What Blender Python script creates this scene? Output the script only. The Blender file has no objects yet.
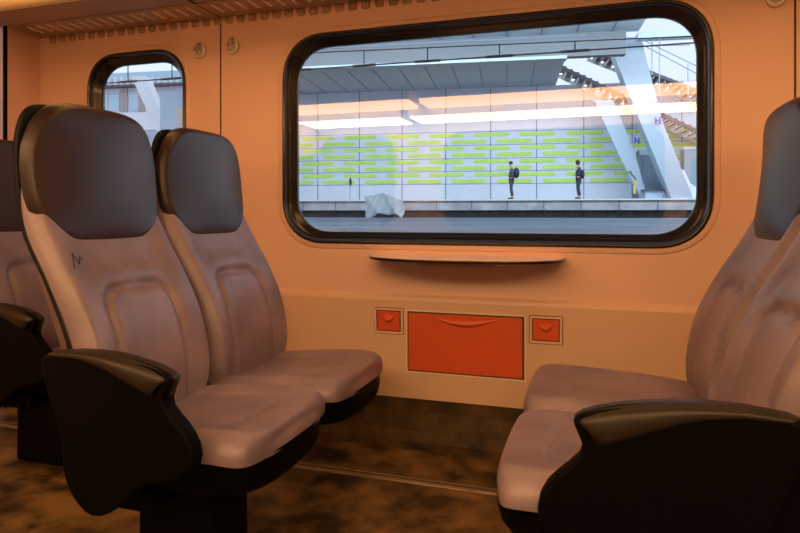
import bpy, bmesh, math, random
from mathutils import Vector, Matrix
random.seed(4)
S = bpy.context.scene
COL = S.collection
TH = math.radians(17.8)      # yaw of the camera away from the window wall normal
TH2 = math.radians(9.9)      # same for the far station wall
F, HY = 613.0, 214.6
D = 2.4                      # distance to window wall
FZ = -0.92                   # floor

def _ang(x, th): return math.tan(math.atan((x-400)/F) - th)
def P(x, y, Y):              # measured spot on a train-parallel plane
    t = _ang(x, TH); c = Y*(math.cos(TH) - t*math.sin(TH))
    return (t*Y, Y, (HY-y)/F*c)
ROT = TH - TH2
def OW(a, b, z):             # station frame -> world
    return (a*math.cos(ROT) - b*math.sin(ROT), a*math.sin(ROT) + b*math.cos(ROT), z)
def OP(x, y, Y2):            # measured spot on a station-parallel plane (station coordinates)
    t = _ang(x, TH2); c = Y2*(math.cos(TH2) - t*math.sin(TH2))
    return (t*Y2, Y2, (HY-y)/F*c)

# ------------------------------------------------------------ materials
def mat(name, col, rough=.5, metal=0, var=0, vscale=6, bump=0, bscale=80, col2=None, emit=None, estr=0, spec=.5, coat=0, detail=4, lo=.35, hi=.65):
    m = bpy.data.materials.new(name); m.use_nodes = True
    nt = m.node_tree; b = nt.nodes['Principled BSDF']
    b.inputs['Base Color'].default_value = (*col, 1); b.inputs['Roughness'].default_value = rough
    b.inputs['Metallic'].default_value = metal; b.inputs['Specular IOR Level'].default_value = spec
    b.inputs['Coat Weight'].default_value = coat
    tc = nt.nodes.new('ShaderNodeTexCoord')
    if var or col2:
        n = nt.nodes.new('ShaderNodeTexNoise'); n.inputs['Scale'].default_value = vscale; n.inputs['Detail'].default_value = detail
        nt.links.new(tc.outputs['Object'], n.inputs['Vector'])
        r = nt.nodes.new('ShaderNodeValToRGB'); nt.links.new(n.outputs['Fac'], r.inputs['Fac'])
        c2 = col2 or tuple(c*(1-var) for c in col)
        r.color_ramp.elements[0].color = (*c2, 1); r.color_ramp.elements[1].color = (*col, 1)
        r.color_ramp.elements[0].position = lo; r.color_ramp.elements[1].position = hi
        nt.links.new(r.outputs['Color'], b.inputs['Base Color'])
    if bump:
        n = nt.nodes.new('ShaderNodeTexNoise'); n.inputs['Scale'].default_value = bscale
        nt.links.new(tc.outputs['Object'], n.inputs['Vector'])
        k = nt.nodes.new('ShaderNodeBump'); k.inputs['Strength'].default_value = bump; k.inputs['Distance'].default_value = .004
        nt.links.new(n.outputs['Fac'], k.inputs['Height']); nt.links.new(k.outputs['Normal'], b.inputs['Normal'])
    if emit:
        b.inputs['Emission Color'].default_value = (*emit, 1); b.inputs['Emission Strength'].default_value = estr
    return m

WARM = (1.0, .50, .17)
M = dict(
    wall=mat('cream_panel', (.82, .56, .47), .42, var=.06, vscale=1.5, bump=.05, bscale=300),
    wall2=mat('cream_lower_panel', (.74, .51, .38), .42, var=.06, vscale=2, bump=.05, bscale=300),
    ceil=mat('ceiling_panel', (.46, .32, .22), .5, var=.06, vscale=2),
    lip=mat('ceiling_lip', (.85, .72, .5), .4),
    seam=mat('seam', (.10, .06, .045), .8),
    fin=mat('fin', (.95, .85, .7), .4),
    floor=mat('worn_linoleum', (.22, .135, .050), .40, col2=(.030, .020, .010), vscale=7, detail=12, bump=.4, bscale=45, lo=.40, hi=.64, spec=.3),
    kick=mat('kick_linoleum', (.10, .06, .022), .42, spec=.25, col2=(.022, .015, .008), vscale=8, detail=10, bump=.2, bscale=60),
    alu=mat('aluminium', (.34, .27, .21), .5, metal=.5, var=.3, vscale=20),
    rubber=mat('black_rubber', (.010, .008, .008), .22, coat=.25),
    leather=mat('mauve_leather', (.285, .218, .275), .38, col2=(.19, .148, .19), vscale=7, detail=8, bump=.18, bscale=220),
    head=mat('dark_leather', (.034, .021, .028), .36, var=.15, vscale=5, bump=.12, bscale=260),
    shell=mat('navy_shell', (.006, .007, .014), .45, spec=.2),
    black=mat('black_plastic', (.0022, .0019, .0024), .5, bump=.1, bscale=300, spec=.06),
    arm=mat('arm_pad', (.022, .016, .013), .45, var=.2, vscale=12, bump=.1, bscale=200, spec=.35),
    red=mat('red_plastic', (.72, .11, .032), .38, var=.08, vscale=5),
    steel=mat('steel', (.78, .70, .62), .38, metal=.4),
    table=mat('table_top', (.92, .66, .52), .3),
    ink=mat('ink', (.03, .02, .03), .6),
    notice=mat('notice_paper', (.75, .66, .25), .6, col2=(.5, .55, .25), vscale=12),
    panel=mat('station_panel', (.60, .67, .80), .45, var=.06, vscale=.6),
    joint=mat('joint', (.12, .16, .25), .7),
    green=mat('lime_strip', (.47, .76, .13), .5, var=.1, vscale=2),
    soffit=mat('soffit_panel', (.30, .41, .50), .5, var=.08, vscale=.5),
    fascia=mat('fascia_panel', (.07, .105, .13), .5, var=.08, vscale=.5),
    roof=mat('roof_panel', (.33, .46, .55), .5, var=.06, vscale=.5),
    concrete=mat('pale_concrete', (.52, .56, .60), .8, col2=(.34, .37, .42), vscale=1.6, detail=8),
    edge=mat('platform_edge', (.75, .80, .84), .7, var=.1, vscale=2),
    paving=mat('platform_paving', (.38, .42, .49), .6, col2=(.24, .28, .33), vscale=1.2, detail=8),
    ballast=mat('ballast', (.10, .09, .085), .95, col2=(.045, .04, .04), vscale=9, detail=8),
    pillar=mat('pillar_steel', (.40, .53, .66), .4, var=.05, vscale=.5),
    pale=mat('white_steel', (.80, .84, .88), .4),
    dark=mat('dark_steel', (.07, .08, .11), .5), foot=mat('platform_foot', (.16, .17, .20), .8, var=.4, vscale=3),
    stair=mat('stair_soffit', (.16, .17, .21), .6),
    rail=mat('rail_steel', (.22, .30, .42), .4),
    wire=mat('wire', (.03, .035, .05), .6),
    blue=mat('sign_blue', (.03, .08, .38), .5),
    yellow=mat('yellow_paint', (.75, .6, .08), .5),
    coat=mat('dark_coat', (.045, .05, .075), .8), grey=mat('grey_jacket', (.085, .09, .12), .8),
    jeans=mat('dark_jeans', (.05, .06, .10), .8), skin=mat('skin', (.5, .33, .26), .6), hair=mat('hair', (.03, .02, .02), .7),
    bag=mat('navy_bag', (.02, .03, .09), .7), shoe=mat('shoe', (.02, .02, .025), .6),
    facade=mat('facade', (.68, .74, .82), .7, var=.15, vscale=.4), brown=mat('brown_cladding', (.42, .36, .36), .7),
    winblue=mat('blue_glazing', (.45, .66, .82), .15), tan=mat('tan_cladding', (.62, .46, .38), .6),
    lamp=mat('lamp', (1, .9, .7), .5, emit=(1.0, .48, .17), estr=7.6),
    lamp2=mat('lamp_tube', (1, .9, .7), .5, emit=(1.0, .62, .28), estr=13.0),
    lamp3=mat('lamp_near', (1, .9, .7), .5, emit=(1.0, .46, .15), estr=3.6),
    spot=mat('stair_lamp', (1, 1, 1), .5, emit=(.9, .95, 1), estr=4),
    sheet=mat('white_reflection_sheet', (.93, .97, 1.0), .35),
    darkglass=mat('dark_glass', (.01, .01, .014), .08),
)
def glass_mat(name, tint, f0):
    m = bpy.data.materials.new(name); m.use_nodes = True; nt = m.node_tree; nt.nodes.clear()
    N = nt.nodes.new; L = nt.links.new
    out = N('ShaderNodeOutputMaterial'); mix = N('ShaderNodeMixShader'); tr = N('ShaderNodeBsdfTransparent'); gl = N('ShaderNodeBsdfGlossy')
    tr.inputs['Color'].default_value = (*tint, 1); gl.inputs['Roughness'].default_value = .015
    g = N('ShaderNodeNewGeometry'); d = N('ShaderNodeVectorMath'); d.operation = 'DOT_PRODUCT'
    L(g.outputs['Incoming'], d.inputs[0]); L(g.outputs['Normal'], d.inputs[1])
    def mth(op, a, b=None):
        n = N('ShaderNodeMath'); n.operation = op
        for i, v in enumerate((a, b)):
            if v is None: continue
            if isinstance(v, (int, float)): n.inputs[i].default_value = v
            else: L(v, n.inputs[i])
        return n.outputs[0]
    a = mth('ABSOLUTE', d.outputs['Value']); p = mth('POWER', mth('SUBTRACT', 1.0, a), 5.0)
    fr = mth('ADD', mth('MULTIPLY', p, 1-f0), f0)
    L(fr, mix.inputs[0]); L(tr.outputs[0], mix.inputs[1]); L(gl.outputs[0], mix.inputs[2]); L(mix.outputs[0], out.inputs['Surface'])
    return m
M['glass'] = glass_mat('window_glass', (.98, .99, 1.0), .08)

# ------------------------------------------------------------ mesh helpers
def tag(o, label=None, cat=None, group=None, kind=None):
    if label: o['label'] = label
    if cat: o['category'] = cat
    if group: o['group'] = group
    if kind: o['kind'] = kind
    return o
class MB:
    def __init__(s): s.v = []; s.f = []
    def add(s, vs, fs):
        n = len(s.v); s.v += [tuple(v) for v in vs]; s.f += [tuple(i+n for i in f) for f in fs]; return s
    def box(s, a, b, fn=None):
        vs = [(x, y, z) for z in (a[2], b[2]) for y in (a[1], b[1]) for x in (a[0], b[0])]
        if fn: vs = [fn(*v) for v in vs]
        return s.add(vs, [(0,2,3,1),(4,5,7,6),(0,1,5,4),(2,6,7,3),(0,4,6,2),(1,3,7,5)])
    def beam(s, p, q, w, h, up=(0,0,1)):
        p, q = Vector(p), Vector(q); d = (q-p).normalized(); up = Vector(up)
        if abs(d.dot(up)) > .98: up = Vector((0,1,0))
        r = d.cross(up).normalized()*w/2; u = r.cross(d).normalized()*h/2
        vs = [e+i*r+j*u for e in (p, q) for i, j in ((-1,-1),(1,-1),(1,1),(-1,1))]
        return s.add(vs, [(3,2,1,0),(4,5,6,7),(0,1,5,4),(1,2,6,5),(2,3,7,6),(3,0,4,7)])
    def tube(s, pts, r, n=8, r2=None):
        pts = [Vector(p) for p in pts]; rings = []
        for i, p in enumerate(pts):
            d = (pts[min(i+1, len(pts)-1)] - pts[max(i-1, 0)]).normalized()
            up = Vector((0,0,1)) if abs(d.z) < .9 else Vector((0,1,0))
            a = d.cross(up).normalized(); b = a.cross(d)
            rr = r if r2 is None else r + (r2-r)*i/(len(pts)-1)
            rings.append([p + (a*math.cos(2*math.pi*k/n) + b*math.sin(2*math.pi*k/n))*rr for k in range(n)])
        fs = []
        for i in range(len(pts)-1):
            for k in range(n): fs.append((i*n+k, i*n+(k+1)%n, (i+1)*n+(k+1)%n, (i+1)*n+k))
        fs.append(tuple(range(n-1, -1, -1))); fs.append(tuple((len(pts)-1)*n+k for k in range(n)))
        return s.add([v for r_ in rings for v in r_], fs)
    def loft(s, rings, cap=True, closed=False):
        n = len(rings[0]); fs = []
        R = range(len(rings)) if closed else range(len(rings)-1)
        for i in R:
            j = (i+1) % len(rings)
            for k in range(n): fs.append((i*n+k, i*n+(k+1)%n, j*n+(k+1)%n, j*n+k))
        if cap and not closed: fs.append(tuple(range(n-1, -1, -1))); fs.append(tuple((len(rings)-1)*n+k for k in range(n)))
        return s.add([v for r_ in rings for v in r_], fs)
    def prism(s, poly, fn, a, b):          # poly of (p,q); fn(p,q,h) -> xyz
        n = len(poly)
        return s.loft([[fn(p, q, a) for p, q in poly], [fn(p, q, b) for p, q in poly]])
    def sphere(s, c, r, n=12, m=8, sc=(1,1,1)):
        c = Vector(c); vs = [c + Vector((0,0,r*sc[2]))]; fs = []
        for i in range(1, m):
            ph = math.pi*i/m
            for k in range(n):
                t = 2*math.pi*k/n
                vs.append(c + Vector((r*sc[0]*math.sin(ph)*math.cos(t), r*sc[1]*math.sin(ph)*math.sin(t), r*sc[2]*math.cos(ph))))
        vs.append(c - Vector((0,0,r*sc[2])))
        for k in range(n): fs.append((0, 1+k, 1+(k+1)%n))
        for i in range(m-2):
            for k in range(n): fs.append((1+i*n+k, 1+(i+1)*n+k, 1+(i+1)*n+(k+1)%n, 1+i*n+(k+1)%n))
        for k in range(n): fs.append((len(vs)-1, 1+(m-2)*n+(k+1)%n, 1+(m-2)*n+k))
        return s.add(vs, fs)
    def build(s, name, m, parent=None, smooth=False, bevel=0, seg=2, world=False):
        me = bpy.data.meshes.new(name)
        off = parent_loc(parent) if (parent and world) else Vector((0,0,0))
        me.from_pydata([tuple(Vector(v)-off) for v in s.v], [], s.f); me.materials.append(m)
        bm = bmesh.new(); bm.from_mesh(me); bmesh.ops.recalc_face_normals(bm, faces=bm.faces); bm.to_mesh(me); bm.free()
        if smooth: me.polygons.foreach_set('use_smooth', [True]*len(me.polygons))
        o = bpy.data.objects.new(name, me); COL.objects.link(o)
        if parent: o.parent = parent
        if bevel:
            b = o.modifiers.new('bevel', 'BEVEL'); b.width = bevel; b.segments = seg; b.limit_method = 'ANGLE'
            b.harden_normals = False
            me.polygons.foreach_set('use_smooth', [True]*len(me.polygons))
            w = o.modifiers.new('wn', 'WEIGHTED_NORMAL'); w.keep_sharp = True
        return o
def parent_loc(p):
    v = Vector((0,0,0))
    while p: v += p.location; p = p.parent
    return v
def thing(name, label, cat, loc=(0,0,0), rz=0, group=None):
    o = bpy.data.objects.new(name, None); COL.objects.link(o); o.location = loc; o.rotation_euler.z = rz
    o.empty_display_size = .1
    return tag(o, label, cat, group)
def struct(mb, name, m, **k): return tag(mb.build(name, m, **k), kind='structure')
def copy_tree(o, parent=None):
    c = o.copy(); COL.objects.link(c)
    if parent: c.parent = parent
    for ch in [x for x in o.children]: copy_tree(ch, c)
    return c
def rrect(x0, x1, z0, z1, r, n=12, e=2.3):
    pts = []
    for cx, cz, a0 in ((x1-r, z1-r, 0), (x0+r, z1-r, 90), (x0+r, z0+r, 180), (x1-r, z0+r, 270)):
        for i in range(n+1):
            a = math.radians(a0+90*i/n); c, s_ = math.cos(a), math.sin(a)
            pts.append((cx + r*math.copysign(abs(c)**(2/e), c), cz + r*math.copysign(abs(s_)**(2/e), s_)))
    return pts

def wall_with_holes(x0, x1, z0, z1, holes, Y, t):    # plate in the XZ plane with rounded holes
    cu = bpy.data.curves.new('c', 'CURVE'); cu.dimensions = '2D'; cu.fill_mode = 'BOTH'; cu.extrude = t/2
    for poly in [[(x0,z0),(x1,z0),(x1,z1),(x0,z1)]] + holes:
        sp = cu.splines.new('POLY'); sp.points.add(len(poly)-1); sp.use_cyclic_u = True
        for i, (a, b) in enumerate(poly): sp.points[i].co = (a, b, 0, 1)
    ob = bpy.data.objects.new('c', cu); COL.objects.link(ob); bpy.context.view_layer.update()
    me = bpy.data.meshes.new_from_object(ob.evaluated_get(bpy.context.evaluated_depsgraph_get()))
    bpy.data.objects.remove(ob)
    mb = MB(); mb.add([(v.co.x, Y+t/2+v.co.z, v.co.y) for v in me.vertices], [tuple(p.vertices) for p in me.polygons])
    return mb

# ------------------------------------------------------------ the carriage shell
CZ = .895
WX0, WX1, WZ0, WZ1 = -1.309, .394, -.1235, .779
SX0, SX1 = -2.38, -1.81
bigw = rrect(WX0, WX1, WZ0, WZ1, .20); smallw = rrect(SX0, SX1, WZ0, WZ1, .18)
struct(wall_with_holes(-2.75, 3.0, -.34, 1.05, [bigw, smallw], D, .06), 'wall_window_side', M['wall'])
lp = MB()
prof = [(D+.05, -.325), (D-.001, -.325), (D-.014, -.338), (D-.018, -.35), (D-.018, -.745), (D+.05, -.745)]
lp.loft([[(x, y, z) for y, z in prof] for x in (-2.75, 3.0)])
tag(lp.build('wall_lower_panel', M['wall2']), kind='structure')
kb = MB(); kb.loft([[(x, y, z) for y, z in [(D+.05,-.745),(D-.006,-.745),(D-.012,-.80),(D-.03,-.87),(D-.06,-.905),(D-.10,FZ),(D-.10,FZ-.04),(D+.05,FZ-.04)]] for x in (-2.75, 3.0)])
struct(kb, 'baseboard_window_side', M['kick'])
struct(MB().box((-2.75,-.8,FZ-.06), (3.0,D+.05,FZ)), 'floor', M['floor'])
# window surrounds and panes
def window(n, x0, x1, z0, z1, r):
    root = thing('window_%d' % n, None, None, ((x0+x1)/2, D, z0)); root['kind'] = 'structure'
    prof = [(-.022, D-.0005), (-.018, D-.003), (-.006, D-.004), (.002, D-.003), (.002, D+.004), (-.022, D+.004)]
    MB().loft([[(x, y, z) for x, z in rrect(x0+o, x1-o, z0+o, z1-o, r-o)] for o, y in prof], closed=True).build('moulding', M['wall'], root, smooth=True, world=True)
    prof = [(.0, D+.02), (.0, D-.005), (.004, D-.011), (.012, D-.011), (.016, D-.004), (.019, D+.010), (.026, D+.014), (.034, D+.024), (.046, D+.036), (.050, D+.040), (.050, D+.055), (.0, D+.055)]
    fr = MB().loft([[(x, y, z) for x, z in rrect(x0+o, x1-o, z0+o, z1-o, r-o*.8)] for o, y in prof], closed=True).build('window_frame', M['rubber'], root, smooth=True, world=True)
    fr['label'] = 'black rubber window surround'
    MB().prism(rrect(x0+.04, x1-.04, z0+.04, z1-.04, r-.03), lambda p, q, h: (p, h, q), D+.043, D+.049).build('pane', M['glass'], root, world=True)
window(1, WX0, WX1, WZ0, WZ1, .20); window(2, SX0, SX1, WZ0, WZ1, .18)
# seams of the wall panels
for i, X in enumerate((-1.625, .643)):
    struct(MB().box((X-.0035, D-.0016, -.325), (X+.0035, D+.01, CZ)), 'trim_%d' % (i+1), M['seam'])
struct(MB().box((-1.625-.003, D-.0196, -.745), (-1.625+.003, D+.01, -.34)), 'trim_3', M['seam'])
# ceiling: low shelf above the window, rounded lip, raised middle
cm = MB(); YL = 1.98
prof = [(D+.06, CZ), (2.36, CZ), (YL+.06, CZ+.012), (YL+.06, CZ+.05), (D+.06, CZ+.05)]
cm.loft([[(x, y, z) for y, z in prof] for x in (-2.75, 3.0)])
struct(cm, 'ceiling', M['ceil'])
lipm = MB(); prof = [(YL+.06, CZ+.010)] + [(YL+.03+.03*math.cos(math.radians(a))-.0, CZ+.03+.03*math.sin(math.radians(a))-.01) for a in range(270, 89, -20)] + [(YL+.06, CZ+.05)]
lipm.loft([[(x, y, z) for y, z in prof] for x in (-2.75, 3.0)])
struct(lipm, 'trim_4', M['lip'])
struct(MB().box((-2.75,YL+.03,CZ+.045), (3.0,YL+.06,1.06)), 'trim_5', M['ceil'])
struct(MB().box((-2.75,-.8,1.05), (3.0,YL+.05,1.09)), 'ceiling_middle', M['ceil'])
struct(MB().box((-1.625-.003, YL+.07, CZ-.002), (-1.625+.003, D, CZ+.02)), 'trim_6', M['seam'])
# vent fins over the windows
vent = thing('ceiling_vent', 'long slotted air vent with pale fins running along the ceiling edge above the windows', 'vent', (0, 2.3, CZ))
vb = MB(); vb.box((-2.6, 2.215, CZ-.001), (2.6, 2.345, CZ+.012)); vb.build('vent_plate', M['ceil'], vent, world=True)
fins = MB(); x = -2.58
while x < 1.2:
    if abs(x+1.625) > .03: fins.beam((x, 2.235, CZ-.002), (x, 2.325, CZ-.004), .009, .008)
    x += .060
fo = fins.build('fin', M['fin'], vent, world=True); fo['kind'] = 'stuff'
ribs = MB(); x = -2.60  # dark ribs on the wall stand in for the scalloped grille shadows
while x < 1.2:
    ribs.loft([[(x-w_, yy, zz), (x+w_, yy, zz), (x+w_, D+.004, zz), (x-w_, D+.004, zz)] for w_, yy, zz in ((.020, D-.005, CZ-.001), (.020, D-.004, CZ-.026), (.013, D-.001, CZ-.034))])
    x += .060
ro = ribs.build('shade_rib', M['ceil'], vent, smooth=True, world=True); ro['kind'] = 'stuff'
# partition at the end of the bay behind
PX = -2.686
struct(MB().box((PX-.06, 2.215, FZ), (PX, D+.02, CZ+.02)), 'wall_partition', M['wall'])
struct(MB().box((PX-.015, 2.208, FZ), (PX+.003, 2.217, CZ+.02)), 'trim_7', M['black'])
struct(MB().box((PX-.062, -.8, FZ), (PX-.03, 2.196, 1.06)), 'wall_end', M['wall2'])
struct(MB().box((2.95, -.8, FZ), (3.0, D+.02, 1.06)), 'wall_far_end', M['wall2'])
struct(MB().box((-2.75, -.8, FZ), (3.0, -.76, 1.06)), 'wall_opposite', M['ceil'])
for n, (a, b) in enumerate(((-2.66, -1.87), (-1.38, .55), (1.05, 2.7))):
    w = MB(); w.prism(rrect(a, b, WZ0, WZ1, .2), lambda p, q, h: (p, h, q), -.762, -.745)
    struct(w, 'window_%d' % (n+3), M['darkglass'], smooth=False)
nb = thing('notice', 'yellowish printed notice on the end wall at the far left edge', 'notice', (PX-.03, 2.04, .35))
MB().box((PX-.031, 1.90, .37), (PX-.022, 2.19, .60)).build('sheet', M['notice'], nb, world=True)
MB().box((PX-.031, 1.88, .355), (PX-.026, 2.2, .615)).build('holder', M['steel'], nb, world=True)

# interior lamps
def lamp(name, label, x0, x1, y0, y1, z, dm, h=.03):
    t = thing(name, label, 'ceiling light', ((x0+x1)/2, (y0+y1)/2, z))
    MB().box((x0, y0, z), (x1, y1, z+h)).build('diffuser', dm, t, world=True)
    MB().box((x0-.015, y0-.015, z+h), (x1+.015, y1+.015, 1.049)).build('housing', M['lip'], t, world=True)
G = 'lit ceiling light panels'
lamp('ceiling_light', 'shorter broad lit ceiling light panel toward the left end of the carriage', -2.68, -1.50, -.30, .02, .93, M['lamp'])
lamp('ceiling_light', 'longer broad lit ceiling light panel across the aisle from the big window', -1.40, 2.2, -.30, .02, .93, M['lamp'])
lamp('light_strip', 'shorter narrow bright light strip along the opposite side, left end', -2.68, -1.68, -.72, -.32, .86, M['lamp2'], .012)
lamp('light_strip', 'longer narrow bright light strip along the opposite side', -1.58, 2.2, -.72, -.32, .86, M['lamp2'], .012)
lamp('ceiling_light', 'long narrow lit ceiling light directly above the window seats', -2.5, 2.2, 1.62, 1.86, .995, M['lamp3'])

# ------------------------------------------------------------ wall fittings
def coat_hook(x, z, label):
    t = thing('coat_hook', label, 'coat hook', (x, D, z), group='round coat hooks'); t.scale = (1.4, 1.2, 1.4)
    n = 20
    disc = MB(); prof = [(.0225, 0), (.0235, -.004), (.022, -.010), (.017, -.013), (.013, -.011), (.010, -.008)]
    disc.loft([[(r*math.cos(2*math.pi*k/n), y, r*math.sin(2*math.pi*k/n)*1.12) for k in range(n)] for r, y in prof])
    disc.build('disc', M['steel'], t, smooth=True)
    MB().tube([(0, -.006, .022), (0, -.02, .010), (0, -.034, -.004), (0, -.036, -.014)], .006, 8, .009).build('peg', M['steel'], t, smooth=True)
    MB().prism([(-.004,.006),(.004,.006),(.006,.024),(-.006,.024)], lambda p,q,h:(p,h,q), -.016, -.010).build('notch', M['seam'], t)
coat_hook(-1.731, .750, 'round steel coat hook left of the panel seam, between the small and big windows')
coat_hook(-1.5585, .757, 'round steel coat hook right of the panel seam, nearest the big window\'s top left corner')
coat_hook(.585, .745, 'round steel coat hook at the top right, right of the big window')

# folding ledge table: half moon
tb = thing('wall_table', 'half-moon ledge table with thin dark edge under the big window', 'table', (-.492, D, -.165))
def moon(w, d, n=28):
    pts = [(-w, 0)]
    for i in range(n+1):
        a = math.pi*(1 - i/n); pts.append((w*math.copysign(abs(math.cos(a))**.9, math.cos(a)), -.03 - (d-.03)*math.sin(a)**.75))
    pts.append((w, 0)); return pts
MB().prism(moon(.376, .265), lambda p,q,h:(p,q,h), -.004, .004).build('table_top', M['table'], tb, bevel=.001)
MB().prism(moon(.382, .271), lambda p,q,h:(p,q,h), -.010, .001).build('edge_band', M['rubber'], tb, bevel=.003)
br = MB()
br.loft([[(s_*.30*k, -.22*k2, zz) for s_, k2 in ((-1,0.02),(-1,.5),(-.6,1),(.6,1),(1,.5),(1,.02))] for k, zz in ((.9,-.009),(.7,-.026))])
br.build('underside_bracket', M['ceil'], tb, bevel=.006)

YP = D-.018
def panel_frame(root, x0, x1, z0, z1, w, d, m, name='frame'):
    o = [(x0,z0),(x1,z0),(x1,z1),(x0,z1)]; i = [(x0+w,z0+w),(x1-w,z0+w),(x1-w,z1-w),(x0+w,z1-w)]
    mb = MB().loft([[(a, YP+.002, b) for a, b in o], [(a, YP-d, b) for a, b in o], [(a, YP-d, b) for a, b in i], [(a, YP+.002, b) for a, b in i]], closed=True)
    return mb.build(name, m, root, world=True, bevel=.0015)
def lipshape(w, h, d, n=16):          # curved finger lip: half-lens bulging to the viewer
    rings = []
    for i in range(n+1):
        t = -1+2*i/n; e = max(.05, 1-t*t)
        rings.append([(t*w, 0, 0), (t*w, -d*.35*e, 0), (t*w, -d*e, -h*.8*e), (t*w, -d*.9*e, -h*e), (t*w, 0, -h*e*.86)])
    return MB().loft(rings)
bn = thing('waste_bin', 'wide orange-red hinged waste bin flap in the wall below the ledge table', 'waste bin', (-.498, YP, -.6345))
bx0, bx1, bz0, bz1 = -.732, -.264, -.634, -.392
panel_frame(bn, bx0-.006, bx1+.006, bz0-.006, bz1+.006, .006, .004, M['lip'])
MB().box((bx0, YP-.0015, bz0), (bx1, YP+.01, bz1)).build('recess', M['seam'], bn, world=True)
dr = MB().box((bx0+.005, YP-.007, bz0+.006), (bx1-.008, YP-.001, bz1-.006)).build('door', M['red'], bn, world=True, bevel=.002)
h = lipshape(.135, .034, .012).build('handle', M['red'], dr, smooth=True); h.location = Vector((-.498, YP-.0065, bz1-.014)) - bn.location
def ash(x0, x1, z0, z1, label):
    t = thing('small_bin', label, 'bin', ((x0+x1)/2, YP, z0), group='small red wall bins')
    panel_frame(t, x0, x1, z0, z1, .008, .007, M['wall'])
    panel_frame(t, x0-.003, x1+.003, z0-.003, z1+.003, .003, .0012, M['seam'], 'shadow_gap')
    MB().box((x0+.009, YP-.0015, z0+.009), (x1-.009, YP+.01, z1-.009)).build('recess', M['seam'], t, world=True)
    l = MB().box((x0+.013, YP-.006, z0+.013), (x1-.013, YP-.001, z1-.013)).build('lid', M['red'], t, world=True, bevel=.0015)
    h = lipshape(.030, .030, .018).build('handle', M['red'], l, smooth=True); h.location = Vector(((x0+x1)/2, YP-.0055, z1-.022)) - t.location
ash(-.8735, -.752, -.487, -.384, 'small square red bin lid left of the wide waste bin flap')
ash(-.244, -.1237, -.489, -.386, 'small square red bin lid right of the wide waste bin flap')
fs = thing('floor_strip', 'worn aluminium strip set in the floor between the facing seats', 'floor strip', (0, 2.03, FZ))
MB().loft([[(x, y, z) for y, z in ((-.022, .0), (-.018, .004), (.018, .004), (.022, .0))] for x in (-2.6, 2.9)]).build('strip', M['alu'], fs)
MB().box((-2.6, -.004, .0035), (2.9, .004, .0055)).build('groove', M['seam'], fs)

# ------------------------------------------------------------ seats
def catmull(pts, t):                  # t in 0..1
    n = len(pts)-1; k = min(int(t*n), n-1); f = t*n-k
    p = [pts[max(k-1,0)], pts[k], pts[k+1], pts[min(k+2,n)]]
    def c(i):
        a,b,c_,d = p[0][i],p[1][i],p[2][i],p[3][i]
        return .5*((2*b)+(-a+c_)*f+(2*a-5*b+4*c_-d)*f*f+(-a+3*b-3*c_+d)*f**3)
    return c(0), c(1)
def curve_map(pts):                   # q in 0..1 along curve, returns fn(p,q,h) in seat space: (u,v,w)
    def fn(p, q, h):
        qq = min(max(q, 0), 1); a = catmull(pts, qq)
        b = catmull(pts, min(qq+.01, 1)); c = catmull(pts, max(qq-.01, 0))
        tu, tw = b[0]-c[0], b[1]-c[1]; L = math.hypot(tu, tw) or 1; tu /= L; tw /= L
        ex = (q-qq)*curve_len(pts)
        return (a[0]+tw*h+tu*ex, p, a[1]-tu*h+tw*ex)
    return fn
def curve_len(pts):
    return sum(math.hypot(pts[i+1][0]-pts[i][0], pts[i+1][1]-pts[i][1]) for i in range(len(pts)-1))
def pad(name, outline, fn, T, e, thk, H, m, parent, rings=34, centre=None, esq=1.0):
    n = len(outline); cp, cq, Lq = centre
    rs = []
    R = .24
    for h in (-thk, -thk*.5, 0): rs.append([fn(p, q, h) for p, q in outline])
    for i in range(rings):
        x = i/(rings-1); t = 1-(x**1.35)*.985
        if i == 0: continue
        d = (1-t)*R; k = min(d/e, 1); hh = T*math.sqrt(max(0, 1-(1-k)**2))
        ring = []
        for p, q in outline:
            pp, qq = cp+(p-cp)*t, cq+(q-cq)*t
            ring.append(fn(pp, qq, hh + H(pp, qq)*min(1, k)))
        rs.append(ring)
    mb = MB().loft(rs)
    return mb.build(name, m, parent, smooth=True)
def sm(a, b, x): t = min(max((x-a)/(b-a), 0), 1); return t*t*(3-2*t)

def resample(pts, n):
    P_ = pts+[pts[0]]; L = [0]
    for i in range(len(pts)): L.append(L[-1]+math.hypot(P_[i+1][0]-P_[i][0], .45*(P_[i+1][1]-P_[i][1])))
    out = []; j = 0
    for k in range(n):
        x = L[-1]*k/n
        while L[j+1] < x: j += 1
        f = (x-L[j])/max(L[j+1]-L[j], 1e-9); out.append((P_[j][0]+(P_[j+1][0]-P_[j][0])*f, P_[j][1]+(P_[j+1][1]-P_[j][1])*f))
    return out
BACK = [(-.445,.335), (-.437,.455), (-.462,.585), (-.515,.70), (-.585,.815), (-.630,.90), (-.650,.965), (-.658,1.03)]
HEAD = [(-.598,.835), (-.622,.93), (-.637,1.03), (-.641,1.12), (-.632,1.23)]
BL, HL = curve_len(BACK), curve_len(HEAD)
def udist(p, q, w, top, r):           # signed distance to an arch (open at q->-inf) of half width w
    ap = abs(p); cx, cy = w-r, top-r
    if ap > cx and q > cy: return math.hypot(ap-cx, q-cy)-r
    return max(ap-w, q-top)
def back_h(p, q):                     # metres
    s = q*BL; d = udist(p, s, .118+.012*(1-q), .325, .05)
    top = sm(.12, .30, s)
    g = -.010*math.exp(-(d/.009)**2)*(.45+.55*top)
    lip = .006*math.exp(-((d-.03)/.022)**2)*top if d > 0 else 0
    inner = .004 if d < 0 else 0
    side = .016*sm(.12, .20, abs(p)) - .012*sm(.205, .25, abs(p))
    tp = sm(.53, .63, s)
    return (g + lip + inner*sm(0, .02, -d) + side)*(1-tp) - .020*tp
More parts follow.
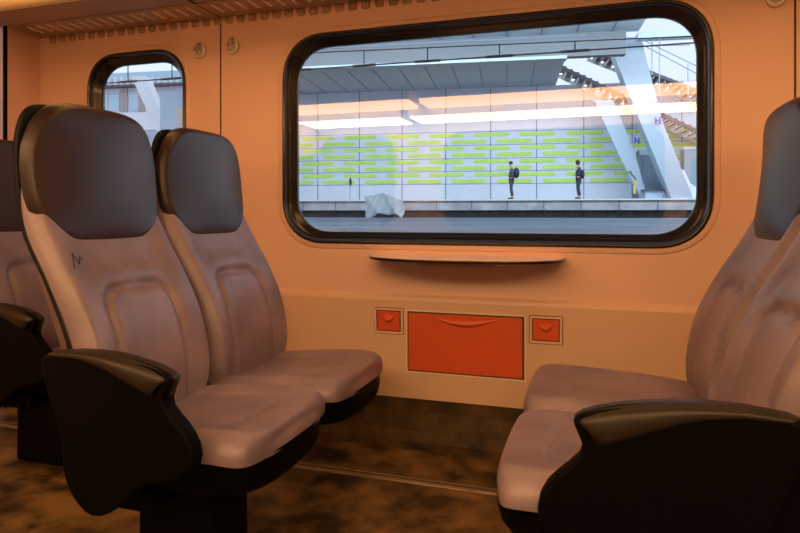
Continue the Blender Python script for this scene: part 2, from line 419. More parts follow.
def cush_h(p, q):                     # q 0 front .. 1 back
    s = (1-q)*.47; d = udist(p, s, .13, .30, .07)
    return -.006*math.exp(-(d/.010)**2) + .010*sm(.12, .2, abs(p)) + .010*math.cos(math.pi*q*.9) - (.006 if d < 0 else 0)*sm(0,.03,-d)
def head_h(p, q): return .036*(1-(p/.25)**2)*(1-abs(2*min(max(q,0),1)-1)**2.5)

def head_outline(n=1600):
    pts = []
    for i in range(n):
        a = 2*math.pi*i/n; c, s_ = math.cos(a), math.sin(a)
        e = 3.1 if s_ > 0 else 4.6
        p = .234*math.copysign(abs(c)**(2/e), c); z = math.copysign(abs(s_)**(2/e), s_)
        p *= 1 + .04*(1-z*z) - .03*max(z, 0)
        q = .54+.46*z if z > 0 else .54+.44*z - .13*(1-(p/.24)**2)*abs(z)**1.2
        pts.append((p, q))
    return resample(pts, 150)
def back_outline(n=1600):
    pts = []
    for i in range(n):
        a = 2*math.pi*i/n; c, s_ = math.cos(a), math.sin(a); e = 9
        p = .234*math.copysign(abs(c)**(2/e), c); z = math.copysign(abs(s_)**(2/e), s_)
        p *= 1 + .02*(1-z*z)
        pts.append((p, .5+.5*z))
    return resample(pts, 190)
def cush_outline(grow=0, n=1600):      # q: 0 front, 1 back
    pts = []
    for i in range(n):
        a = 2*math.pi*i/n; c, s_ = math.cos(a), math.sin(a); e = 4.2 if s_ < 0 else 12
        p = (.243+grow)*math.copysign(abs(c)**(2/e), c); z = math.copysign(abs(s_)**(2/e), s_)
        f = -.03*(1-(p/.25)**2) if z < 0 else 0
        pts.append((p, .5+(.5+grow*2)*z + f*abs(z)))
    return resample(pts, 170)
CUSH = [(-.015,.340), (-.10,.350), (-.25,.350), (-.46,.335)]
def arm_outline():
    px = [(40,358),(43,353),(50,350.5),(71,349.5),(90,350.5),(109,353),(126,357),(142,361.6),(156,367),(166,372.5),(171,377),(172,382),(168.5,391),(166,399),(168,407),(175.6,417.6),(183,426.5),(190,436.6),(195,448),(197,460),
          (195,469),(190,475),(183,479.5),(175.6,481.7),(157,484.5),(145,486.5),(137.6,490),(128,499),(118.6,508),(109,515),(99.7,518.5),(92,518),(85.4,514),(78,506),(71,495),(66,483),(63,470),(62,455),(60.5,441),(57,424),(52,408),(47,391),(42.5,375),(40,364)]
    return [(P(x, y, 1.10)[0]+.755, P(x, y, 1.10)[2]-FZ) for x, y in px]
ARM = arm_outline()
BM_ = curve_map(BACK); HM = curve_map(HEAD); CM = curve_map(CUSH)

def make_seat(label, loc, rz, arm=None, pedestal=True, wallside=0, group=None, scribble=False, pedv=None, ext=.025, armoff=-.020, skirt=False):
    CM = curve_map([(-.015+ext,.348), (-.10+ext,.358), (-.25,.356), (-.46,.340)])
    t = thing('train_seat', label, 'seat', loc, rz, group)
    c = pad('cushion', cush_outline(), CM, .044, .050, .004, cush_h, M['leather'], t, centre=(0, .5, 0))
    b = pad('backrest', back_outline(), BM_, .026, .024, .010, back_h, M['leather'], t, rings=44, centre=(0, .5, 0))
    hd = pad('headrest', head_outline(), HM, .020, .018, .004, head_h, M['head'], t, centre=(0, .52, 0))
    hd['label'] = 'dark leather headrest'
    # shells
    so = [(p*1.03, .5+(q-.5)*1.0) for p, q in back_outline()]
    FULL = [(-.45,.30), (-.445,.44), (-.475,.60), (-.545,.75), (-.622,.885), (-.648,1.03), (-.652,1.13), (-.643,1.215)]
    FM = curve_map(FULL)
    sh = []
    for i in range(1200):
        a = 2*math.pi*i/1200; cc, s_ = math.cos(a), math.sin(a); e = 7
        p = .239*math.copysign(abs(cc)**(2/e), cc); z = math.copysign(abs(s_)**(2/e), s_)
        sh.append((p*(1-.05*max(z,0)**4), .5+.5*z))
    sh = resample(sh, 120)
    MB().loft([[FM(p*k, .5+(q-.5)*(1-(1-k)*.6), h_) for p, q in sh] for k, h_ in ((.03,-.012),(.3,-.012),(.6,-.012),(.9,-.010),(1,-.006),(1.004,-.011),(1.0,-.019),(.97,-.025),(.8,-.030),(.4,-.032),(.03,-.032))]).build('back_shell', M['shell'], t, smooth=True)
    co = cush_outline()
    MB().loft([[(-.012+ext-q*(.46+ext)*k-(1-k)*.2, p*k, w) for p, q in co] for k, w in ((.97,.362),(.985,.352),(.98,.310),(.955,.285),(.90,.268),(.80,.258),(.5,.255))]).build('seat_base', M['black'], t, smooth=True)
    v1 = .24 + (wallside if wallside > 0 else 0); v0 = -.24 + (wallside if wallside < 0 else 0)
    MB().box((-.36, v0, .215), (-.24, v1, .275)).build('support_beam', M['black'], t, bevel=.008)
    if pedestal:
        pv = pedv
        pr = lambda s_: [(-.365+.0-(s_), pv-.09), (-.145+s_, pv-.09), (-.145+s_, pv+.09), (-.365-s_, pv+.09)]
        MB().loft([[(x, y, w) for x, y in pr(s_)] for s_, w in ((.012, 0), (.002, .02), (0, .25))]).build('pedestal', M['black'], t, bevel=.02, seg=3)
    if arm:
        s_ = arm; n = len(ARM)
        cx = sum(a for a, _ in ARM)/n; cz = sum(b_ for _, b_ in ARM)/n
        rings = []
        for k, off in ((.955,.0),(.985,.004),(1,.012),(1,.03),(.985,.040),(.955,.044)):
            rings.append([(armoff+cx+(a-cx)*k, s_*(.272+off), -.010+cz+(b_-cz)*k) for a, b_ in ARM])
        MB().loft(rings).build('arm_panel', M['black'], t, smooth=False, bevel=.004)
        # padded armrest running along the top of the panel: swelling towards the front
        top = [(a_+armoff, b_-.010) for a_, b_ in ARM[1:14]]; rr = []
        m_ = len(top)
        for i, (a, z) in enumerate(top):
            f = i/(m_-1); wd = .012+.026*math.sin(math.pi*min(1, f*.95+.05))**.8; dn = .008+.026*sm(.1, .6, f)*(1-.75*sm(.7,1,f))
            a0 = top[max(i-1,0)]; a1 = top[min(i+1,m_-1)]; tx, tz = a1[0]-a0[0], a1[1]-a0[1]; L = math.hypot(tx,tz); nx, nz = -tz/L, tx/L
            ring = []
            for k in range(16):
                an = 2*math.pi*k/16; cc, ss = math.cos(an), math.sin(an)
                off = math.copysign(abs(ss)**.8, ss)*dn - dn + .001
                ring.append((a+nx*off, s_*(.290) + math.copysign(abs(cc)**.8, cc)*wd, z+nz*off))
            rr.append(ring)
        MB().loft(rr).build('armrest', M['arm'], t, smooth=True)
        MB().beam((-.30, s_*.20, .30), (-.30, s_*.275, .30), .10, .05).build('arm_bracket', M['black'], t)
    if skirt:
        MB().box((-.78, arm*.262, .10), (-.10, arm*.284, .52)).build('side_skirt', M['black'], t, bevel=.008)
    if scribble:
        def line(pts): return [BM_(p, q, .026+back_h(p, q)+.0012) for p, q in pts]
        for pts in ([(-.03,.69),(-.015,.71),(-.005,.695),(-.02,.68)], [(.0,.65),(.01,.665),(.02,.655),(.012,.64),(0,.65)], [(.015,.69),(.03,.70),(.028,.685)],
                    [(-.195,.50),(-.175,.55),(-.165,.515),(-.15,.54),(-.14,.53)]):
            MB().tube(line(pts), .0012, 5).build('scribble', M['ink'], t)
    return t
G1 = 'seats in the window bay'
XL, XR = -.755, -.125
YN, YF = 1.43, 1.935
make_seat('aisle-side seat facing right, with ink scribbles on its backrest and a black arm panel', (XL, YN, FZ), 0, arm=-1, pedv=-.055, scribble=True, group=G1)
make_seat('window-side seat facing right, between the scribbled aisle seat and the wall', (XL, YF, FZ), 0, pedestal=False, wallside=D-.02-YF-.24, group=G1)
make_seat('aisle-side seat facing left, behind the big black arm panel in the bottom right corner', (XR, YN, FZ), math.pi, arm=1, pedv=.055, group=G1, ext=.085, armoff=.025, skirt=True)
make_seat('window-side seat of the right pair, facing left, beside the wall', (XR, YF, FZ), math.pi, pedestal=False, wallside=-(D-.02-YF-.24), group=G1, ext=.085)
make_seat('single seat in the row behind at the left edge, in front of the end partition', (XL-.95, YF, FZ), 0, arm=-1, pedv=-.105, wallside=D-.02-YF-.24)

# ------------------------------------------------------------ station outside
def obox(mb, a, b): return mb.box(a, b, fn=OW)
# ground and tracks
g = MB(); g.box((-70, 2.62, -1.6), (60, 70, -1.3)); struct(g, 'ground', M['ballast'])
npf = thing('platform_slab', 'near grey platform right outside the train window', 'platform', (0, 8, -1.3))
MB().box((-60, 2.72, -1.3), (40, 14.6, -.087)).build('paving', M['paving'], npf, world=True)
MB().box((-60, 14.6, -1.3), (40, 15.0, -.080)).build('edge_stone', M['edge'], npf, world=True)
WY = 31.0; PZ = .70
fp = thing('platform_slab', 'far platform with pale edge below the green striped wall', 'platform', OW(0, 29, -1.3))
obox(MB(), (-40, 28.0, .20), (30, WY+1.0, PZ-.06)).build('platform_face', M['concrete'], fp, world=True)
obox(MB(), (-40, 27.9, PZ-.07), (30, WY+.9, PZ)).build('edge_stone', M['edge'], fp, world=True)
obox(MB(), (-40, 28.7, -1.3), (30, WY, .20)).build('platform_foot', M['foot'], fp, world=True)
for k in range(-14, 12):
    pass
jn = MB()
for k in range(-14, 14): obox(jn, (k*1.6, 27.975, .22), (k*1.6+.03, 28.0, PZ-.07))
jo = jn.build('joint', M['joint'], fp, world=True); jo['kind'] = 'stuff'
tr = thing('railway_track', 'railway track in front of the far platform', 'railway track', (0, 20, -1.3))
for yy in (20.5, 21.95): obox(MB(), (-40, yy, -1.3), (30, yy+.07, -1.12)).build('rail', M['dark'], tr, world=True)

# striped wall
wl = thing('station_wall', 'pale panelled station wall with rows of lime green strips', 'wall', OW(0, WY, PZ))
wx0, wx1 = -13.6, 14.0
obox(MB(), (wx0, WY, PZ), (wx1, WY+.4, 6.36)).build('wall_panel', M['panel'], wl, world=True)
per = .0725*WY; x0 = .0465*WY
jv = MB()
for k in range(-9, 6):
    xx = x0+k*per
    if wx0 < xx < wx1: obox(jv, (xx-.02, WY-.012, PZ), (xx+.02, WY, 6.36))
for zz in (4.16, 3.49, 2.82, 2.18, 1.54): obox(jv, (wx0, WY-.010, zz-.012), (wx1, WY, zz+.012))
jv.build('panel_joint', M['joint'], wl, world=True)
n = 0; strips = MB()
for r in range(8):
    zc = 1.68+r*.331; off = (.13 if r % 2 == 0 else .63)
    for k in range(-8, 6):
        xs = x0+(k+off)*per
        if xs < wx0 or xs+.77*per > wx1: continue
        L = .77*per; rad = .09
        poly = rrect(xs, xs+L, zc-rad, zc+rad, rad*.9, n=4, e=2)
        mb = MB(); mb.prism(poly, lambda p, q, h: OW(p, h, q), WY-.03, WY+.002)
        if xs+L > -11 and n < 96: mb.build('lime_strip', M['green'], wl, world=True); n += 1
        else: strips.v and 0; strips.add(mb.v, mb.f)
if strips.v:
    so_ = strips.build('lime_strip', M['green'], wl, world=True); so_['kind'] = 'stuff'

# canopy
cn = thing('station_canopy', 'grey blue panelled station canopy over the far platform', 'canopy', OW(0, 27, 6.36))
ex1 = 4.1
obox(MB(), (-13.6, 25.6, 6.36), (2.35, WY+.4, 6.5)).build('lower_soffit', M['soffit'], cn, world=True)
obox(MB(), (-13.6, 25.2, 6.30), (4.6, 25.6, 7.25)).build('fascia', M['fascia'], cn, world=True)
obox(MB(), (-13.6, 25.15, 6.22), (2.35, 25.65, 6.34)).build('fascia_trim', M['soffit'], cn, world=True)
c = MB(); b_ = [(-13.6, 25.4, 7.22), (5.1, 25.4, 7.22), (5.1, 5.0, 8.2), (-13.6, 5.0, 8.2)]
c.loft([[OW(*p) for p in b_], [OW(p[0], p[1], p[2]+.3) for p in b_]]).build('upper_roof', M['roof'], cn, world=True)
jj = MB()
for k in range(-10, 4):
    xx = k*1.36
    jj.beam(OW(xx, 25.3, 7.21), OW(xx, 12, 7.21+.98*13.3/20.4), .05, .02)
for yy in (22.6, 19.8, 17): jj.beam(OW(-13.6, yy, 7.21+(25.4-yy)*.048), OW(5.1, yy, 7.21+(25.4-yy)*.048), .05, .02)
for k in range(-11, 2):
    jj.beam(OW(k*1.16, 25.7, 6.355), OW(k*1.16, WY, 6.355), .04, .02)
jj.beam(OW(-13.6, 25.19, 7.1), OW(3.1, 25.19, 7.1), .04, .05)
jj.build('panel_joint', M['joint'], cn, world=True)

# overhead wires
def wire_pt(x, y, Y): return P(x, y, Y)
cw = thing('overhead_wire', 'thin black overhead line with short droppers across the upper window', 'overhead wire', (0, 13, 3.5))
A, B = Vector(P(304, 69.6, 13)), Vector(P(641, 46.5, 13)); d = (B-A)/(B.x-A.x)
lo = lambda X: A + d*(X-A.x)
A2, B2 = Vector(P(319, 52.5, 13)), Vector(P(695, 36, 13)); d2 = (B2-A2)/(B2.x-A2.x)
hi = lambda X: A2 + d2*(X-A2.x)
MB().tube([lo(-30), lo(12)], .016, 6).build('contact_wire', M['wire'], cw, world=True)
MB().tube([hi(-30), hi(12)], .012, 6).build('carrier_wire', M['wire'], cw, world=True)
for px in (128, 172, 300, 364, 427.6, 499.6, 575):
    X = P(px, 55, 13)[0]
    dm = MB(); dm.tube([lo(X), hi(X)], .014, 6); dm.tube([lo(X-.28), lo(X+.28)], .030, 6); dm.build('dropper', M['wire'], cw, world=True)

# slanting pillars (tapering box columns)
def slant(name, label, Lp, Rp, Y2, th, m, z0=None, group=None):
    ls = [OP(x, y, Y2) for x, y in Lp]; rs_ = [OP(x, y, Y2) for x, y in Rp]
    base = ls[-1]; t = thing(name, label, 'pillar', OW(base[0], Y2, base[2]), group=group)
    rings = [[OW(l[0], Y2, l[2]), OW(r[0], Y2, r[2]), OW(r[0], Y2+th, r[2]), OW(l[0], Y2+th, l[2])] for l, r in zip(ls, rs_)]
    MB().loft(rings).build('shaft', m, t, world=True)
    return t, ls, rs_
GP = 'slanting station pillars'
slant('slanted_pillar', 'big slanting light blue pillar at the right of the window, widest one', [(607,37),(639.5,120),(672.5,200.3)], [(641,37),(662,120),(694,200.3)], 28.05, .8, M['pillar'], group=GP)
t, ls, rs_ = slant('slanted_pillar', 'narrower slanting blue pillar left of the big one, under the stairs', [(594,100),(618,153),(643,200.3)], [(613,100),(634,150),(648,200.3)], 28.95, .3, M['pillar'], group=GP)
fb = thing('pillar_foot', 'pale block at the foot of the big slanting pillar', 'pillar base', OW(*OP(680, 199, 28.3)))
a = OP(686, 170, 28.9); b = OP(720, 200.0, 28.9)
MB().prism([(OP(661,169,28.9)[0], OP(661,169,28.9)[2]), (OP(684,169,28.9)[0], a[2]), (OP(690,183,28.9)[0], OP(690,183,28.9)[2]), (OP(700,190,28.9)[0], OP(700,190,28.9)[2]), (OP(710,200.4,28.9)[0], PZ), (OP(672,200.4,28.9)[0], PZ)],
           lambda p, q, h: OW(p, h, q), 28.87, 29.5).build('block', M['pale'], fb, world=True)

# stairs seen from below
def stair(label, p0, p1, Y2, width, n, group):
    a = OP(*p0, Y2); b = OP(*p1, Y2)
    t = thing('staircase', label, 'stairs', OW(a[0], Y2, b[2]), group=group)
    dx, dz = (b[0]-a[0])/n, (b[2]-a[2])/n
    for k in range(n):
        x_, z_ = a[0]+k*dx, a[2]+k*dz
        st = obox(MB(), (x_, Y2-width/2, z_+.02), (x_+dx*1.15, Y2+width/2, z_+.10)).build('step', M['stair'], t, world=True)
        obox(MB(), (x_, Y2-width/2+.1, z_+dz+.05), (x_+.05, Y2+width/2-.1, z_+.05)).build('riser', M['pale'] if k % 1 == 0 else M['stair'], st, world=True).location = Vector(t.location)*0
        if k % 2 == 0:
            lm = obox(MB(), (x_+dx*.3, Y2+width*.28, z_+.0), (x_+dx*.8, Y2+width*.28+.14, z_+.02)).build('lamp', M['spot'], t, world=True)
    for s_, m_, hh in ((-1, M['dark'], .14), (1, M['pale'], .30)):
        yy = Y2+s_*width/2
        MB().beam(OW(a[0], yy, a[2]+.10), OW(b[0], yy, b[2]+.10), .08, hh).build('stringer', m_, t, world=True)
    return t
GS = 'station stairs'
stair('lower flight of station stairs seen from below, passing behind the big pillar', (558, 72), (712, 145), 30.1, 1.5, 24, GS)
stair('upper flight of station stairs seen from below, higher and nearer than the other', (590, 56), (712, 104), 30.1, 1.5, 22, GS)
# high walkway beam and railing at the right
wk = thing('walkway', 'high footbridge beam with thin railing at the top right of the window', 'footbridge', OW(6, 26, 7))
a = OP(638, 38.5, 26); b = OP(760, 33, 26)
obox(MB(), (a[0], 26, a[2]), (b[0]+3, 26.5, a[2]+.24)).build('beam', M['pillar'], wk, world=True)
rl = MB()
for (x0_, y0_, x1_, y1_) in ((641,44,705,78),(641,39,705,70),(652,40,652,75),(659.5,34,659.5,96),(688,64,688,97),(641,46,690,45)):
    rl.tube([OW(*OP(x0_, y0_, 26.2)), OW(*OP(x1_, y1_, 26.2))], .022, 6)
rl.build('railing', M['rail'], wk, world=True)

# things on the far platform
cg = thing('barred_enclosure', 'small grey barred enclosure between the two slanting pillars', 'enclosure', OW(*OP(649, 199.5, 30.3)))
a = OP(639, 150, 30.2); b = OP(663, 200.3, 30.2)
obox(MB(), (a[0], 30.2, PZ), (b[0], 30.8, a[2])).build('back_panel', M['soffit'], cg, world=True)
bars = MB()
for k in range(9):
    xx = a[0]+(b[0]-a[0])*(k+.5)/9; obox(bars, (xx-.025, 30.15, PZ), (xx+.025, 30.2, a[2]-.3))
bars.build('bars', M['rail'], cg, world=True)
obox(MB(), (a[0], 30.1, a[2]-.25), (b[0], 30.85, a[2])).build('top_rail', M['pillar'], cg, world=True)
q = OP(658, 180, 30.1)
MB().tube([OW(q[0]+.22*math.cos(t_), 30.1, q[2]+.34*math.sin(t_)) for t_ in [i*math.pi/8 for i in range(17)]], .03, 6).build('hoop', M['rail'], cg, world=True)
bc = thing('platform_bench', 'pale blue box bench with dark top beside the foot of the big pillar', 'bench', OW(*OP(654, 200, 28.7)))
a = OP(643, 191, 28.5); b = OP(664, 199.8, 28.5)
obox(MB(), (a[0]+.1, 28.5, PZ), (b[0]-.05, 28.95, a[2])).build('bench_body', M['pillar'], bc, world=True)
obox(MB(), (a[0], 28.4, a[2]), (b[0], 28.95, a[2]+.07)).build('bench_top', M['dark'], bc, world=True)
sc = thing('kick_scooter', 'parked kick scooter with bent handlebar and yellow lower post beside the narrower pillar', 'scooter', OW(*OP(634, 199.6, 28.4)))
def op(x, y, Y): return OW(*OP(x, y, Y))
MB().tube([op(628,173,28.4), op(630.5,171,28.4), op(631.5,174.5,28.4), op(634,176.5,28.4), op(635.8,180,28.4)], .035, 7).build('handlebar', M['dark'], sc, world=True)
MB().tube([op(635.8,180,28.4), op(634.5,190,28.4), op(634,198,28.4)], .05, 7).build('post', M['yellow'], sc, world=True)
a = OP(632, 199, 28.4); obox(MB(), (a[0], 28.3, PZ+.0), (a[0]+.25, 28.5, PZ+.22)).build('base', M['dark'], sc, world=True)
# blue signs
def letter(mb, s_, cx, cz, w, h, Y, tk):
    seg = {'H': [((-1,-1),(-1,1)), ((1,-1),(1,1)), ((-1,0),(1,0))], 'N': [((-1,-1),(-1,1)), ((1,-1),(1,1)), ((-1,1),(1,-1))]}[s_]
    for (a_, b_), (c_, d_) in seg: mb.beam(OW(cx+a_*w/2, Y, cz+b_*h/2), OW(cx+c_*w/2, Y, cz+d_*h/2), tk, .03, up=(0,1,0))
for (px, py, Y, ch, lab, hang) in ((637, 140.5, 28.6, 'N', 'small blue hanging letter sign between the slanting pillars', True), (657.8, 120.5, 27.85, 'H', 'small blue letter sign on the big slanting pillar', False)):
    q = OP(px, py, Y); t = thing('platform_sign', lab, 'sign', OW(*q), group='blue platform letter signs')
    mb = MB(); letter(mb, ch, q[0], q[2], .17, .28, Y, .07); mb.build('letter', M['blue'], t, world=True)
    if hang:
        MB().tube([OW(q[0], Y, q[2]+.14), OW(q[0], Y, 5.2)], .012, 5).build('hanger', M['rail'], t, world=True)
mk = thing('marker_post', 'thin marker post with a small purple oval on the far platform, left of the people', 'post', OW(*OP(350, 200, 28.6)))
MB().tube([op(349.8,200.2,28.6), op(350.3,178.5,28.6)], .02, 6).build('post', M['rail'], mk, world=True)
q = OP(350.4, 182, 28.55); MB().sphere(OW(*q), .20, sc=(.35,.2,1)).build('marker', M['bag'], mk, smooth=True, world=True)
grey = thing('equipment_cabinet', 'tall grey blue cabinet against the striped wall at the right edge of the window', 'cabinet', OW(*OP(700, 200, 30.4)))
a = OP(684.5, 149, 30.3); obox(MB(), (a[0], 30.3, PZ), (a[0]+1.6, WY-.03, a[2])).build('cabinet_body', M['soffit'], grey, world=True)
obox(MB(), (a[0]-.03, 30.27, a[2]), (a[0]+1.63, WY-.03, a[2]+.08)).build('cabinet_top', M['pale'], grey, world=True)
# crumpled sheet on the near platform, added to imitate a reflection in the pane
sh = thing('reflection_sheet', 'made-up crumpled white sheet standing in for a reflection in the big window', 'reflection stand-in', P(385, 217, 14))
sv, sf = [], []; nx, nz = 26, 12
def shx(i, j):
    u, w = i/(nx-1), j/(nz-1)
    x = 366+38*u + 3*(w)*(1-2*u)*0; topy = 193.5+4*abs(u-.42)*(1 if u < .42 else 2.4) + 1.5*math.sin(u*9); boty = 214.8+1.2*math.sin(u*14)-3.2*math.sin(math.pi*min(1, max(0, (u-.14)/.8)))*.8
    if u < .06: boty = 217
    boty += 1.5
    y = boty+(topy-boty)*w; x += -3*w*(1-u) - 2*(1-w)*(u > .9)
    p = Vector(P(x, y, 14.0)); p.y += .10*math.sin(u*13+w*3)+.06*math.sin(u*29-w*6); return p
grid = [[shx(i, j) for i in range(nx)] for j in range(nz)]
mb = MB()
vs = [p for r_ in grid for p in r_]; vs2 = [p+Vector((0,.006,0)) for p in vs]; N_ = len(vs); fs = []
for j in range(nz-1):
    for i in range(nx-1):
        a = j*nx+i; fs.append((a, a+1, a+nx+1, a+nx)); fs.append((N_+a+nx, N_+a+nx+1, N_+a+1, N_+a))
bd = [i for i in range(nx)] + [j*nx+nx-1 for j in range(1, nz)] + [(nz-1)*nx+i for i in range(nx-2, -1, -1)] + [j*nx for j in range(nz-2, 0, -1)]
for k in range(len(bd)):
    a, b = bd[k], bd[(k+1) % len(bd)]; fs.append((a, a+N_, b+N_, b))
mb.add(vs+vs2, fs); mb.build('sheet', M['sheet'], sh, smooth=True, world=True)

# people waiting (station frame, facing left = -X2)
def person(label, px, Y2, H, jacket, trousers, bag, female):
    q = OP(px, 200, Y2); base = Vector(OW(q[0], Y2, PZ)); k = H/1.75
    t = thing('person', label, 'person', base, rz=ROT)
    def skinned(name, joints, edges, m, parent=t, sub=1):
        me = bpy.data.meshes.new(name); me.from_pydata([tuple(Vector(j[0])*k) for j in joints], edges, [])
        o = bpy.data.objects.new(name, me); COL.objects.link(o); o.parent = parent
        sk = o.modifiers.new('skin', 'SKIN'); lay = me.skin_vertices[0] if me.skin_vertices else None
        if lay is None:
            bm = bmesh.new(); bm.from_mesh(me); bm.verts.layers.skin.verify(); bm.to_mesh(me); bm.free(); lay = me.skin_vertices[0]
        for i, j in enumerate(joints): lay.data[i].radius = (j[1]*k, j[2]*k)
        lay.data[0].use_root = True
        ss = o.modifiers.new('sub', 'SUBSURF'); ss.levels = sub; ss.render_levels = 2; sk.use_smooth_shade = True
        me.materials.append(m); return o
    # x: forward = -x (they look to the left)
    J = [((0,0,.95),.10,.14), ((.01,0,1.2),.10,.14), ((0,0,1.42),.09,.15), ((-.02,0,1.5),.05,.05), ((-.05,0,1.62),.085,.075), ((-.05,0,1.70),.07,.065),
         ((.0,.09,.9),.085,.085), ((-.03,.09,.5),.055,.055), ((.02,.09,.1),.04,.04), ((-.12,.09,.04),.035,.04),
         ((.0,-.09,.9),.085,.085), ((-.01,-.09,.5),.055,.055), ((.06,-.09,.1),.04,.04), ((-.08,-.09,.04),.035,.04),
         ((.01,.19,1.38),.055,.055), ((.05,.23,1.12),.04,.04), ((-.17,.14,1.10),.032,.032), ((-.24,.10,1.14),.03,.03),
         ((.01,-.19,1.38),.055,.055), ((.05,-.23,1.12),.04,.04), ((-.17,-.14,1.08),.032,.032), ((-.24,-.10,1.12),.03,.03)]
    E = [(0,1),(1,2),(2,3),(3,4),(4,5),(0,6),(6,7),(7,8),(8,9),(0,10),(10,11),(11,12),(12,13),(2,14),(14,15),(15,16),(16,17),(2,18),(18,19),(19,20),(20,21)]
    skinned('body', J, E, M['skin'])
    g_ = 1.16
    jz = .62 if female else .86
    JJ = [((0,0,.98),.125,.165), ((.01,0,1.2),.115,.16), ((0,0,1.43),.10,.165), ((0,0,jz),.13,.17),
          ((.01,.19,1.38),.07,.07), ((.05,.23,1.12),.055,.055), ((-.14,.15,1.11),.045,.045),
          ((.01,-.19,1.38),.07,.07), ((.05,-.23,1.12),.055,.055), ((-.14,-.15,1.09),.045,.045)]
    skinned('jacket', JJ, [(0,1),(1,2),(0,3),(2,4),(4,5),(5,6),(2,7),(7,8),(8,9)], jacket)
    TT = [((0,0,.93),.115,.155), ((.0,.09,.85),.095,.095), ((-.03,.09,.5),.068,.068), ((.02,.09,.13),.052,.052), ((.0,-.09,.85),.095,.095), ((-.01,-.09,.5),.068,.068), ((.06,-.09,.13),.052,.052)]
    skinned('trousers', TT, [(0,1),(1,2),(2,3),(0,4),(4,5),(5,6)], trousers)
    for dx, yy in ((0, .09), (.04, -.09)):
        MB().sphere((-.05*k+dx*k, yy*k, .045*k), .05*k, sc=(2.3,.9,.9)).build('shoe', M['shoe'], t, smooth=True)
    hz = 1.0 if not female else 1.5
    MB().sphere((-.03*k, 0, (1.69 if not female else 1.64)*k), .10*k, sc=(1,.95,.85 if not female else 1.35)).build('hair', M['hair'], t, smooth=True)
    MB().sphere((-.16*k, 0, 1.635*k), .018*k, sc=(1.3,.7,1)).build('nose', M['skin'], t, smooth=True)
    if bag == 'backpack':
        MB().sphere((.22*k, 0, 1.22*k), .17*k, sc=(.85,.95,1.5)).build('backpack', M['bag'], t, smooth=True)
        MB().box((-.27*k, -.03*k, 1.14*k), (-.25*k, .05*k, 1.28*k)).build('phone', M['shoe'], t)
    else:
        MB().sphere((.17*k, -.12*k, 1.10*k), .14*k, sc=(.6,.8,1.4)).build('shoulder_bag', M['bag'], t, smooth=True)
    return t
person('person in grey jacket with dark blue backpack looking down, standing on the far platform', 511.5, 28.45, 1.72, M['grey'], M['jeans'], 'backpack', False)
person('person in a long dark coat with a shoulder bag standing nearest the slanting pillars', 578.5, 28.45, 1.74, M['coat'], M['coat'], 'bag', True)

# what the small window shows
BY = 36.0
bd_ = thing('station_building', 'grey brown building with blue glazing and white fins seen through the small window', 'building', OW(-26, BY, -1.3))
o1, o2 = OP(60, 60, BY), OP(245, 125, BY)
obox(MB(), (o1[0]-4, BY, -1.3), (o2[0]+2.5, BY+3, OP(130, 88, BY)[2])).build('wall', M['facade'], bd_, world=True)
obox(MB(), (o1[0]-4, BY-.5, OP(130, 88, BY)[2]), (o2[0]+2.5, BY+3, OP(130, 86, BY)[2])).build('ledge', M['dark'], bd_, world=True)
obox(MB(), (o1[0]-4, BY+.6, OP(130, 86, BY)[2]), (o2[0]+2.5, BY+3, OP(130, 70, BY)[2])).build('upper_storey', M['winblue'], bd_, world=True)
for k in range(16):
    px = 96+k*6.2; a = OP(px, 88, BY)[0]
    obox(MB(), (a, BY-.1, OP(px, 86.5, BY)[2]), (a+.2, BY+.2, OP(px, 77.5, BY)[2])).build('fin', M['pale'], bd_, world=True)
for px, w in ((103, 5), (111.5, 8), (130, 9), (149, 8)):
    a = OP(px, 97, BY)[0]; b = OP(px+w, 97, BY)[0]
    f_ = obox(MB(), (a, BY-.06, OP(px, 111, BY)[2]), (b, BY, OP(px, 93, BY)[2])).build('window', M['winblue'], bd_, world=True)
    obox(MB(), (a-.05, BY-.09, OP(px, 96.5, BY)[2]), (b+.05, BY-.06, OP(px, 95.8, BY)[2])).build('window_bar', M['pale'], f_, world=True).location = (0,0,0)
for px, w in ((121, 7), (139, 6)):
    a = OP(px, 97, BY)[0]; b = OP(px+w, 97, BY)[0]
    obox(MB(), (a, BY-.08, OP(px, 112, BY)[2]), (b, BY, OP(px, 89, BY)[2])).build('cladding', M['brown'], bd_, world=True)
obox(MB(), (o1[0]-4, BY-2, OP(130, 135, BY)[2]), (o2[0]+2.5, BY-1.6, OP(130, 112.5, BY-2)[2])).build('parapet', M['pale'], bd_, world=True)
slant('slanted_pillar', 'white slanting pillar seen through the small window', [(131,76),(141,98),(156,130),(166,150)], [(145,76),(154,98),(170,130),(180,150)], 31.0, .6, M['pale'], group=GP)
pl = thing('concrete_column', 'broad pale blue upright column at the right of the small window', 'column', OW(*OP(170, 200, 29.0)))
a = OP(160, 80, 29.0)[0]; b = OP(178.5, 80, 29.0)[0]
obox(MB(), (a, 29.0, -.2), (b, 29.8, 6.3)).build('column_shaft', M['pillar'], pl, world=True)
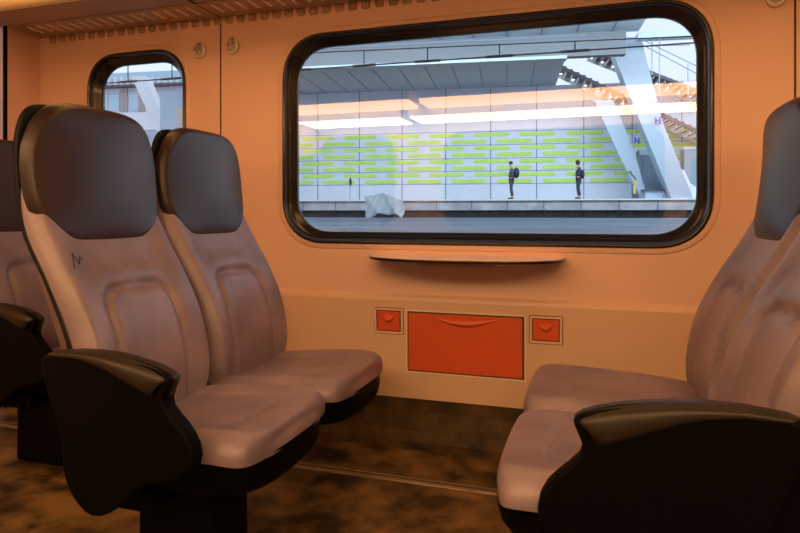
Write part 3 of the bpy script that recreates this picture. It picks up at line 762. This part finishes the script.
obox(MB(), (b, 28.95, -.2), (OP(182, 80, 29.0)[0], 29.7, 5.4)).build('side_strip', M['tan'], pl, world=True)
a = OP(90, 70, 26); b = OP(180, 66, 26)

# ------------------------------------------------------------ light
w = bpy.data.worlds.new('sky'); S.world = w; w.use_nodes = True; nt = w.node_tree
bg = nt.nodes['Background']; bg.inputs['Strength'].default_value = 1.0
tc = nt.nodes.new('ShaderNodeTexCoord'); sx = nt.nodes.new('ShaderNodeSeparateXYZ'); rp = nt.nodes.new('ShaderNodeValToRGB')
nt.links.new(tc.outputs['Generated'], sx.inputs[0]); nt.links.new(sx.outputs['Z'], rp.inputs['Fac']); nt.links.new(rp.outputs['Color'], bg.inputs['Color'])
rp.color_ramp.elements[0].position = 0; rp.color_ramp.elements[0].color = (1.0, 1.12, 1.25, 1)
rp.color_ramp.elements[1].position = .7; rp.color_ramp.elements[1].color = (.85, 1.1, 1.4, 1)
def area(name, loc, target, sx_, sy_, power, col):
    l = bpy.data.lights.new(name, 'AREA'); l.shape = 'RECTANGLE'; l.size = sx_; l.size_y = sy_; l.energy = power; l.color = col
    o = bpy.data.objects.new(name, l); COL.objects.link(o); o.location = loc
    o.rotation_euler = (Vector(target)-Vector(loc)).to_track_quat('-Z', 'Y').to_euler(); return o
# added fill light without a fitting, brightening the far platform and wall
area('platform_fill_light', OW(2, 22, 6.8), OW(2, 31, 2.2), 26, 1.0, 1400, (.88, .94, 1.0))

cam = bpy.data.cameras.new('camera'); co = bpy.data.objects.new('camera', cam); COL.objects.link(co)
cam.sensor_width = 36; cam.lens = F/800*36; cam.shift_y = -(266.5-HY)/800; cam.clip_start = .02; cam.clip_end = 500
co.rotation_euler = (math.radians(90), 0, TH); S.camera = co
S.view_settings.view_transform = 'Standard'; S.view_settings.look = 'None'; S.view_settings.gamma = 1; S.view_settings.exposure = 0
S.cycles.max_bounces = 8; S.cycles.transparent_max_bounces = 12; S.cycles.use_denoising = True
S.cycles.sample_clamp_indirect = 6
